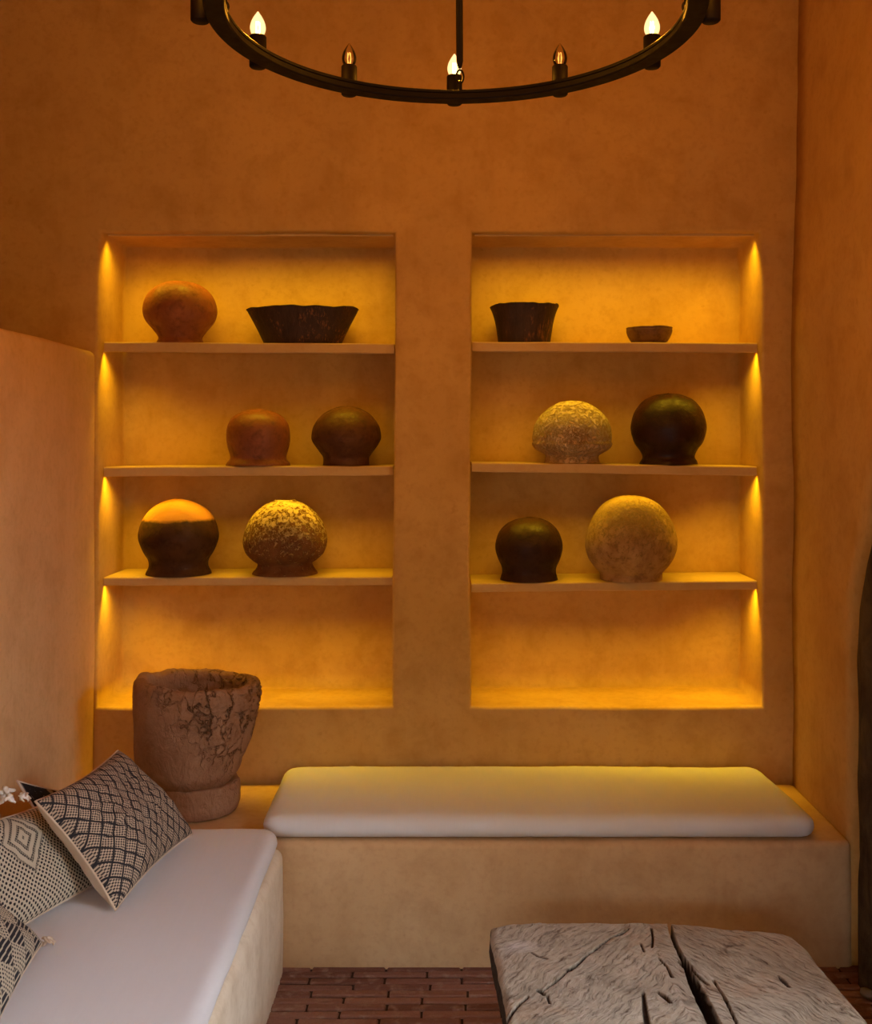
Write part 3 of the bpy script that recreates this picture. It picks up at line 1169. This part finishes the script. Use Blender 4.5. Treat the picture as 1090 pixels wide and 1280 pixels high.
ZC = 0.465
p1 = pillow('black and cream lattice-patterned pillow, frontmost and whole, leaning nearest the urn', (-0.850, 2.665, ZC), (-0.78, 3.175, ZC + 0.004), (-1.075, 2.72, 0.722), (-0.985, 3.11, 0.740),
            m_lattice(), M_CREAM, 0.085, 0.075, seed=1, pinch=0.09, pw=0.40)
p2 = pillow('cream pillow with small black dots and a diamond motif, between lattice and block-woven pillows', (-1.125, 2.30, ZC), (-0.955, 2.82, ZC), (-1.240, 2.46, 0.725), (-1.115, 2.90, 0.655),
            m_dotted(), M_CREAM, 0.052, 0.016, seed=2, pinch=0.07)
p3 = pillow('block-woven grey and cream pillow at the bottom left corner of the photo', (-0.905, 2.04, ZC), (-0.968, 2.49, ZC), (-1.10, 2.0, 0.66), (-1.14, 2.42, 0.66),
            m_blocks(), M_CREAM, 0.065, 0.012, seed=3, pinch=0.07)
p5 = pillow('black embroidered pillow peeking out behind the lattice pillow', (-1.06, 2.90, ZC), (-0.96, 3.20, ZC), (-1.215, 2.945, 0.703), (-1.085, 3.25, 0.550),
            m_blackemb(), M_CREAM, 0.015, 0.03, seed=5)
p4 = pillow('white cotton pillow with ruffled yarn tufts, behind the dotted pillow at the photo edge', (-1.235, 2.44, ZC), (-1.16, 2.80, ZC), (-1.287, 2.47, 0.740), (-1.205, 2.78, 0.740),
            M_CREAM, M_CREAM, 0.009, 0.010, seed=4)


def tuft(parent, world, size, n, seed, mat=M_WHITE, name='tuft'):
    random.seed(seed)
    bm = bmesh.new()
    w = Vector(world) - parent.location
    for i in range(n):
        d = Vector((random.uniform(-1, 1), random.uniform(-1, 1), random.uniform(-0.6, 1))).normalized()
        s = d.cross(Vector((0.3, 0.2, 1))).normalized()
        pts, rs = [], []
        for k in range(7):
            t = k / 6
            pts.append(w + d * size * t * 0.9 + s * size * 0.35 * math.sin(t * 5 + i) + Vector((0, 0, -size * 0.3 * t * t)))
            rs.append(size * (0.10 + 0.10 * math.sin(t * PI)))
        add_tube(bm, pts, rs, 8)
    return mesh_obj(name, bm, mat, parent)


tuft(p4, (-1.150, 2.72, 0.742), 0.030, 12, 11)
tuft(p4, (-1.165, 2.66, 0.728), 0.030, 12, 12)
tuft(p4, (-1.120, 2.76, 0.722), 0.018, 9, 13)
tuft(p3, (-0.955, 2.492, ZC + 0.006), 0.018, 9, 14, M_CREAM, 'tassel')
random.seed(21)

# ------------------------------------------------------------------ rough slab table
Z_TAB = 0.40


def tp(px, py, z=Z_TAB):
    Y = FPX * (EYE - z) / (py - VY)
    return ((px - VX) * Y / FPX, Y)


cracks = [  # polyline px, half-widths (m), depth
    ([(836, 1151), (839, 1165), (845, 1181), (853, 1196), (860, 1212), (868, 1228), (878, 1250), (886, 1266), (894, 1282), (915, 1330), (950, 1400)], [0.0035, 0.004, 0.004, 0.005, 0.006, 0.010, 0.011, 0.011, 0.011, 0.009, 0.002], 0.055),
    ([(846, 1186), (857, 1199), (866, 1211), (876, 1222), (885, 1229)], [0.001, 0.002, 0.003, 0.002, 0.0008], 0.03),
    ([(848, 1201), (853, 1206), (860, 1213)], [0.001, 0.002, 0.003], 0.02),
    ([(892, 1224), (902, 1240), (911, 1258), (921, 1281)], [0.0008, 0.0015, 0.002, 0.0025], 0.02),
    ([(786, 1160), (776, 1167), (762, 1173), (748, 1183), (738, 1190), (724, 1202), (711, 1211)], [0.0015, 0.0035, 0.002, 0.003, 0.002, 0.003, 0.005], 0.02),
    ([(660, 1244), (650, 1253), (643, 1262), (634, 1274)], [0.001, 0.0025, 0.003, 0.003], 0.02),
    ([(676, 1238), (690, 1228), (704, 1217), (711, 1211)], [0.003, 0.001, 0.0008, 0.002], 0.008),
    ([(664, 1190), (672, 1194), (684, 1197)], [0.002, 0.001, 0.0006], 0.008),
    ([(814, 1160), (816, 1170), (815, 1182)], [0.0012, 0.0012, 0.0008], 0.008),
    ([(801, 1178), (805, 1188)], [0.001, 0.0008], 0.006),
    ([(824, 1196), (834, 1208), (840, 1220)], [0.001, 0.002, 0.003], 0.012),
    ([(822, 1239), (829, 1244), (838, 1253)], [0.002, 0.005, 0.003], 0.012),
    ([(674, 1236), (680, 1242)], [0.006, 0.003], 0.012),
    ([(684, 1244), (687, 1253)], [0.001, 0.001], 0.006),
    ([(973, 1220), (979, 1226), (986, 1233)], [0.002, 0.005, 0.003], 0.007),
    ([(804, 1240), (806, 1262), (810, 1285)], [0.003, 0.005, 0.006], 0.008),
]
CR = [([tp(x, y) for x, y in pl], ws, dp) for pl, ws, dp in cracks]


def crack_depth(x, y):
    best = 0.0
    for pl, ws, dp in CR:
        for (a, b, wa, wb) in zip(pl, pl[1:], ws, ws[1:]):
            if x < min(a[0], b[0]) - 0.03 or x > max(a[0], b[0]) + 0.03 or y < min(a[1], b[1]) - 0.03 or y > max(a[1], b[1]) + 0.03:
                continue
            dx, dy = b[0] - a[0], b[1] - a[1]
            t = max(0, min(1, ((x - a[0]) * dx + (y - a[1]) * dy) / (dx * dx + dy * dy + 1e-12)))
            d = math.hypot(x - a[0] - dx * t, y - a[1] - dy * t)
            w = wa + (wb - wa) * t
            w = max(w * 1.15, 0.0028)
            if d < w * 1.25:
                k = min(1.0, max(0.0, (w * 1.25 - d) / (w * 0.6)))
                best = max(best, dp * k)
    return best


def build_table():
    root = empty('coffee_table', (0.5, 2.1, 0))
    tag(root, 'low rustic table of one thick weathered grey wood slab with a long split', 'table')
    left = [(2.74, 0.150), (2.718, 0.108), (2.66, 0.104), (2.55, 0.110), (2.40, 0.119), (2.26, 0.128), (1.9, 0.14), (1.45, 0.15)]
    right = [(2.70, 0.850), (2.68, 0.872), (2.60, 0.889), (2.45, 0.897), (2.26, 0.908), (1.9, 0.925), (1.45, 0.93)]
    L = sorted(left)
    Rr = sorted(right)
    nx, ny = 400, 460
    T = 0.088

    def far(u):
        return interp([(0, 2.716), (0.06, 2.735), (0.14, 2.742), (0.3, 2.745), (0.62, 2.745), (0.78, 2.715), (0.9, 2.700), (0.97, 2.690), (1, 2.672)], u)

    bm = bmesh.new()
    crack_tone = bm.loops.layers.float_color.new('crack_tone')
    gv = {}
    top = {}
    yn = 1.45
    for i in range(nx + 1):
        u = i / nx
        yf = far(u) + 0.005 * fbm((u * 6, 0, 3), 1.5)
        for j in range(ny + 1):
            w = j / ny
            y = yn + (yf - yn) * (1 - (1 - w) ** 1.7)   # denser at the far end
            xl, xr = interp(L, min(y, 2.718)), interp(Rr, y)
            xl += 0.004 * fbm((0, y, 5), 9)
            xr += 0.004 * fbm((4, y, 5), 7)
            x = xl + (xr - xl) * u
            edge = min((x - xl), (xr - x), (yf - y), y - yn)
            z = Z_TAB + 0.0045 * fbm((x, y, 0), 2.6)
            z += 0.0022 * fbm((x * 1.0 + 0.5 * y, y * 0.3, 1), 22, 5)
            ridge = abs(mn.noise(Vector((x * 26 + 4 * mn.noise(Vector((x * 5, y * 5, 0))), y * 9, 4))))
            z -= 0.0022 * max(0.0, 0.25 - ridge) * 4 * max(0.0, mn.noise(Vector((x * 4, y * 4, 8))) + 0.3)
            z -= 0.010 * max(0.0, 1 - edge / 0.018) ** 2
            cd = crack_depth(x, y)
            z -= cd
            top[i, j] = bm.verts.new((x - 0.5, y - 2.1, z))
            gv[top[i, j]] = min(1.0, cd / 0.006)
    for i in range(nx):
        for j in range(ny):
            f = bm.faces.new((top[i, j], top[i + 1, j], top[i + 1, j + 1], top[i, j + 1]))
            for l in f.loops:
                g = gv[l.vert]
                l[crack_tone] = (g, g, g, 1)
    # sides
    loop = [(i, 0) for i in range(nx)] + [(nx, j) for j in range(ny)] + [(i, ny) for i in range(nx, 0, -1)] + [(0, j) for j in range(ny, 0, -1)]
    prev = [top[k] for k in loop]
    cen = Vector((0.02, -0.1, 0))
    for lv in range(1, 6):
        f = lv / 5
        ring = []
        for k, v0 in zip(loop, [top[k] for k in loop]):
            out = Vector((v0.co.x - cen.x, v0.co.y - cen.y, 0)).normalized()
            q = Vector((v0.co.x, v0.co.y, f))
            o = 0.006 * math.sin(PI * f) - 0.012 * f * f + 0.006 * fbm(Vector((v0.co.x * 9, v0.co.y * 9, f * 2)), 1.5)
            ring.append(bm.verts.new(Vector((v0.co.x, v0.co.y, 0)) + out * o + Vector((0, 0, v0.co.z + (Z_TAB - T - v0.co.z) * f))))
        for a in range(len(loop)):
            b_ = (a + 1) % len(loop)
            bm.faces.new((prev[a], prev[b_], ring[b_], ring[a]))
        prev = ring
    bm.faces.new(prev)
    mesh_obj('tabletop', bm, M_WOOD, root)
    for (x, y) in ((0.27, 2.5), (0.74, 2.48), (0.27, 1.65), (0.78, 1.65)):
        bm = bmesh.new()
        pts = [(x - 0.5, y - 2.1, z) for z in (0.001, 0.08, 0.17, 0.26, Z_TAB - T + 0.004)]
        add_tube(bm, pts, [0.062, 0.056, 0.054, 0.056, 0.064], 14)
        for v in bm.verts:
            if 0.01 < v.co.z < 0.3:
                v.co += Vector((fbm(v.co, 9), fbm(v.co + Vector((4, 4, 4)), 9), 0)) * 0.006
        mesh_obj('leg', bm, M_WOOD, root)


def m_wood():
    M = Mat('weathered_grey_wood')
    v = M.coords('Object')
    d = M.noise(v, 3.5, 3, 0.5)
    t = M.new('ShaderNodeTexCoord')
    vm = M.new('ShaderNodeVectorMath'); vm.operation = 'MULTIPLY_ADD'
    cn = M.new('ShaderNodeTexNoise'); cn.inputs['Scale'].default_value = 6.0; cn.inputs['Detail'].default_value = 4
    M.link(t.outputs['Object'], cn.inputs['Vector'])
    M.link(cn.outputs['Color'], vm.inputs[0]); vm.inputs[1].default_value = (0.09, 0.09, 0.0); M.link(t.outputs['Object'], vm.inputs[2])
    sp = M.new('ShaderNodeSeparateXYZ'); M.link(vm.outputs[0], sp.inputs[0])
    ax = M.math('ABSOLUTE', M.math('SUBTRACT', sp.outputs[0], 0.06))       # grain sweeps away from the heart line of the log
    pp = M.math('ADD', M.math('MULTIPLY', ax, 0.8), M.math('MULTIPLY', sp.outputs[1], 0.6))
    qq = M.math('SUBTRACT', M.math('MULTIPLY', ax, 0.6), M.math('MULTIPLY', sp.outputs[1], 0.8))

    def grain(a, b, sc, det):
        c_ = M.new('ShaderNodeCombineXYZ')
        M.link(M.math('MULTIPLY', pp, a), c_.inputs[0]); M.link(M.math('MULTIPLY', qq, b), c_.inputs[1]); M.link(M.math('MULTIPLY', sp.outputs[2], 6.0), c_.inputs[2])
        return M.noise(c_.outputs[0], sc, det, 0.72, 0.25)

    g = grain(66, 12, 1.6, 7)
    g2 = grain(170, 22, 1.5, 5)
    big = M.noise(v, 5, 5, 0.6, 0.5)
    col = M.mix(M.remap(big, 0.35, 0.68), (0.35, 0.295, 0.225, 1), (0.50, 0.425, 0.33, 1))
    col = M.mix(M.math('MULTIPLY', M.remap(M.noise(v, 8, 3, 0.6, 0.6), 0.52, 0.7), 0.5), col, (0.44, 0.30, 0.19, 1))
    col = M.mix(M.math('MULTIPLY', M.remap(g2, 0.52, 0.7), 0.6), col, (0.64, 0.56, 0.48, 1))
    col = M.mix(M.math('MULTIPLY', M.remap(g, 0.55, 0.66), 0.85), col, (0.12, 0.078, 0.052, 1))
    col = M.mix(M.math('MULTIPLY', M.remap(M.noise(v, 11, 4, 0.6, 0.8), 0.66, 0.74), 0.75), col, (0.09, 0.06, 0.045, 1))
    # a pale worn patch near the far left corner
    vd = M.new('ShaderNodeVectorMath'); vd.operation = 'DISTANCE'; M.link(vm.outputs[0], vd.inputs[0])
    x, y = tp(640, 1190)
    vd.inputs[1].default_value = (x - 0.5 + 0.07, y - 2.1 + 0.07, 0.40)
    col = M.mix(M.math('MULTIPLY', M.remap(vd.outputs['Value'], 0.05, 0.015), 0.6), col, (0.66, 0.63, 0.62, 1))
    at = M.new('ShaderNodeAttribute'); at.attribute_name = 'crack_tone'
    col = M.mix(at.outputs['Fac'], col, (0.035, 0.022, 0.016, 1))  # colour darkens with crack depth
    M.base(col)
    M.rough(0.8, 0.25)
    h = M.math('SUBTRACT', M.math('MULTIPLY', g2, 0.5), M.math('MULTIPLY', M.remap(g, 0.5, 0.72), 0.8))
    M.bump(h, 0.9, 0.007)
    return M.m


M_WOOD = m_wood()
build_table()


# ------------------------------------------------------------------ timber post at the opening, stone at its foot
def m_post():
    M = Mat('dark_old_timber')
    v = M.coords('Object', (1, 1, 0.25))
    g = M.noise(v, 26, 6, 0.7, 0.8)
    b_ = M.noise(M.coords('Object'), 7, 5, 0.6, 0.5)
    col = M.mix(M.remap(b_, 0.35, 0.65), (0.045, 0.028, 0.015, 1), (0.105, 0.072, 0.036, 1))
    col = M.mix(M.math('MULTIPLY', M.remap(g, 0.5, 0.7), 0.8), col, (0.014, 0.009, 0.006, 1))
    M.base(col)
    M.rough(0.85, 0.2)
    M.bump(M.math('ADD', g, b_), 0.8, 0.012)
    return M.m


def build_post():
    bm = bmesh.new()
    rings = []
    seg = 40
    nz = 90
    for j in range(nz + 1):
        z = 2.195 * j / nz
        yc = right_edge_Y(z) - 0.135
        xc = X_RIGHT + 0.103
        ring = []
        for k in range(seg):
            a = 2 * PI * k / seg
            d = Vector((math.cos(a), math.sin(a), 0))
            r = 0.125 + 0.010 * fbm(Vector((d.x, d.y, z * 1.2)), 1.6) - 0.010 * abs(mn.noise(Vector((d.x * 5, d.y * 5, z * 1.5)))) + 0.02 * max(0, 0.15 - z)
            r = min(r, 0.130)
            ring.append(bm.verts.new((xc + d.x * r, yc + d.y * r, z)))
        rings.append(ring)
    for A, B in zip(rings, rings[1:]):
        for k in range(seg):
            bm.faces.new((A[k], A[(k + 1) % seg], B[(k + 1) % seg], B[k]))
    bm.faces.new(list(reversed(rings[0]))); bm.faces.new(rings[-1])
    o = mesh_obj('timber_post', bm, m_post())
    tag(o, 'dark rough timber post at the right edge, beside the end of the bench', 'post')
    bm = bmesh.new()
    bmesh.ops.create_icosphere(bm, subdivisions=3, radius=1.0)
    for v in bm.verts:
        d = v.co.normalized()
        k = 1 + 0.18 * fbm(d, 1.5) + 0.05 * fbm(d, 5)
        v.co = Vector((d.x * 0.019 * k, d.y * 0.024 * k, d.z * 0.013 * k))
    o = mesh_obj('stone', bm, simple('grey_stone', (0.20, 0.155, 0.12, 1), 0.9, spec=0.2))
    zmin = min(v.co.z for v in o.data.vertices)
    o.location = (1.243, 3.12, -zmin)
    tag(o, 'small grey stone on the brick floor at the foot of the timber post', 'stone')


build_post()

# ------------------------------------------------------------------ chandelier
YC, RC, XC = 2.131, 0.519, 0.0122
Z_RB, Z_RT = 2.505, 2.530
R_IN, R_OUT = 0.460, 0.501
ch = empty('chandelier', (XC, YC, Z_RB))
tag(ch, 'dark iron ring chandelier with candle bulbs hanging above the room', 'chandelier')


def loc(x, y, z):
    return (x - XC, y - YC, z - Z_RB)


bm = bmesh.new()
# ring section: rolled channel with a raised lip along the inner face
sec = [(R_IN + 0.003, 0), (R_OUT - 0.003, 0), (R_OUT, 0.003), (R_OUT, 0.022), (R_OUT - 0.003, 0.025), (R_IN + 0.006, 0.025), (R_IN + 0.001, 0.0235), (R_IN - 0.001, 0.021),
       (R_IN, 0.0165), (R_IN + 0.003, 0.0155), (R_IN + 0.003, 0.0145), (R_IN, 0.0135), (R_IN, 0.003)]
SEG = 180
rr = []
for k in range(SEG):
    a = 2 * PI * k / SEG
    rr.append([bm.verts.new((math.sin(a) * r, math.cos(a) * r, z - 0.002)) for r, z in sec])
for k in range(SEG):
    A, B = rr[k], rr[(k + 1) % SEG]
    for i in range(len(sec)):
        bm.faces.new((A[i], A[(i + 1) % len(sec)], B[(i + 1) % len(sec)], B[i]))
ring_o = mesh_obj('ring', bm, M_IRON, ch, smooth=False)

for k in range(12):
    a = 2 * PI * k / 12
    bx, by = math.sin(a) * RC, math.cos(a) * RC
    bm = bmesh.new()
    rs = 0.0195
    prof = [(rs - 0.003, 0.003), (rs, 0.006), (rs, 0.073), (rs - 0.0015, 0.0755), (rs - 0.004, 0.0755), (rs - 0.004, 0.068), (0.0, 0.068)]
    add_lathe(bm, prof, 28, centre=(bx, by, 0))
    # bracket to the ring
    bk = [Vector((math.sin(a) * r, math.cos(a) * r, 0.012)) for r in (R_OUT - 0.004, RC - 0.012)]
    add_tube(bm, bk, 0.009, 10)
    sl = mesh_obj('candle_sleeve', bm, M_IRON, ch)
    lit = k in (0, 2, 10, 4, 6, 8)
    bm = bmesh.new()
    zb = 0.070
    gl = [(0.0115, 0.0), (0.0125, 0.006), (0.0160, 0.014), (0.0178, 0.022), (0.0172, 0.030), (0.0145, 0.039), (0.0105, 0.047), (0.0065, 0.0535), (0.0035, 0.0575), (0.0018, 0.0605), (0.0, 0.0615)]
    add_lathe(bm, spline(gl, 4), 28, mat=0, centre=(bx, by, zb), cap0=False)
    add_lathe(bm, [(0.0125, 0), (0.0125, 0.0065), (0.0, 0.0065)], 20, mat=2, centre=(bx, by, zb - 0.002))
    for q in range(4):
        fa = q * PI / 2 + 0.4
        x0, y0 = bx + 0.0035 * math.cos(fa), by + 0.0035 * math.sin(fa)
        x1, y1 = bx + 0.0055 * math.cos(fa + 0.5), by + 0.0055 * math.sin(fa + 0.5)
        add_tube(bm, [(x0, y0, zb + 0.010), (x1, y1, zb + 0.024), (x0, y0, zb + 0.038)], 0.0011, 6, mat=1)
    bo = mesh_obj('bulb', bm, [M_GLOW if lit else M_GLASS, M_FIL_ON if lit else M_FIL_DIM, M_BRASS], sl)
    bo['label'] = 'glowing candle bulb' if lit else 'unlit clear candle bulb'
    if lit:
        L = bpy.data.lights.new('candle_light', 'POINT')
        L.energy = 17.8
        L.color = (1.0, 0.37, 0.02)
        L.shadow_soft_size = 0.0075
        lo = link('candle_light', L)
        lo.location = (XC + bx, YC + by, Z_RB + zb + 0.024)

# suspension: four eyes on the ring, links and rods to a ceiling plate
for k in range(4):
    a = k * PI / 2 + (0.028 if k % 2 == 0 else 0.0)
    e = Vector((math.sin(a), math.cos(a), 0))
    rad = R_IN + 0.012
    bm = bmesh.new()
    c0 = e * rad + Vector((0, 0, 0.034))
    add_tube(bm, [c0 + e * 0.010 * math.cos(t * 2 * PI / 20) + Vector((0, 0, 0.012 * math.sin(t * 2 * PI / 20))) for t in range(20)], 0.0026, 8, closed=True)
    add_tube(bm, [e * rad + Vector((0, 0, 0.018)), e * rad + Vector((0, 0, 0.026))], 0.006, 10)
    mesh_obj('eye_bolt', bm, M_IRON, ch)
    top = Vector((0, 0, Z_CEIL - Z_RB - 0.06))
    st = e * (rad - 0.006) + Vector((0, 0, 0.075))
    bm = bmesh.new()
    side = Vector((e.y, -e.x, 0))
    c1 = e * (rad - 0.003) + Vector((0, 0, 0.056))
    add_tube(bm, [c1 + side * 0.009 * math.cos(t * 2 * PI / 20) + Vector((0, 0, 0.017 * math.sin(t * 2 * PI / 20))) for t in range(20)], 0.0026, 8, closed=True)
    mesh_obj('chain_link', bm, M_IRON, ch)
    bm = bmesh.new()
    tend = top + e * 0.04
    dirv = (tend - st).normalized()
    add_tube(bm, [st, st + dirv * 0.006, st + dirv * 0.018, tend], [0.003, 0.006, 0.0085, 0.0085], 14)
    mesh_obj('rod', bm, M_IRON, ch)
bm = bmesh.new()
add_lathe(bm, [(0.03, Z_CEIL - Z_RB - 0.075), (0.07, Z_CEIL - Z_RB - 0.05), (0.085, Z_CEIL - Z_RB - 0.012), (0.085, Z_CEIL - Z_RB - 0.001)], 40)
mesh_obj('ceiling_plate', bm, M_IRON, ch)

# ------------------------------------------------------------------ daylight through the side opening
w = bpy.data.worlds.new('daylight')
scene.world = w
w.use_nodes = True
bg = w.node_tree.nodes['Background']
bg.inputs[0].default_value = (0.80, 0.90, 1.0, 1)
bg.inputs[1].default_value = 14.3

bm = bmesh.new()
add_box(bm, (4.2, -9, -0.2), (16, 12, -0.02))
add_box(bm, (-9, -14, -0.2), (4.19, -1.76, -0.02))
struct(mesh_obj('ground_outside', bm, simple('dark_ground', (0.10, 0.08, 0.06, 1), 0.95, spec=0.1), smooth=False))  # unseen ground, added dark to hold down daylight from below

for nm, lo, hi in (('sky_blocker_right', (7.0, -7.4, 0), (7.3, 9, 2.7)), ('sky_blocker_front', (-9, -7.4, 0), (7.0, -7.1, 3.2))):  # unseen walls added outside to block the low sky
    bm = bmesh.new()
    add_box(bm, lo, hi)
    struct(mesh_obj(nm, bm, simple('dark_sky_blocker', (0.16, 0.12, 0.09, 1), 0.9, spec=0.1), smooth=False))

# ------------------------------------------------------------------ view
vs = scene.view_settings
vs.view_transform = 'Standard'
vs.look = 'None'
vs.gamma = 1.0
vs.exposure = 0.0
vs.use_curve_mapping = False
scene.cycles.use_denoising = True
scene.cycles.max_bounces = 10
scene.cycles.diffuse_bounces = 6
scene.cycles.transparent_max_bounces = 16
scene.cycles.caustics_reflective = False
scene.cycles.caustics_refractive = False
scene.cycles.sample_clamp_indirect = 4.0
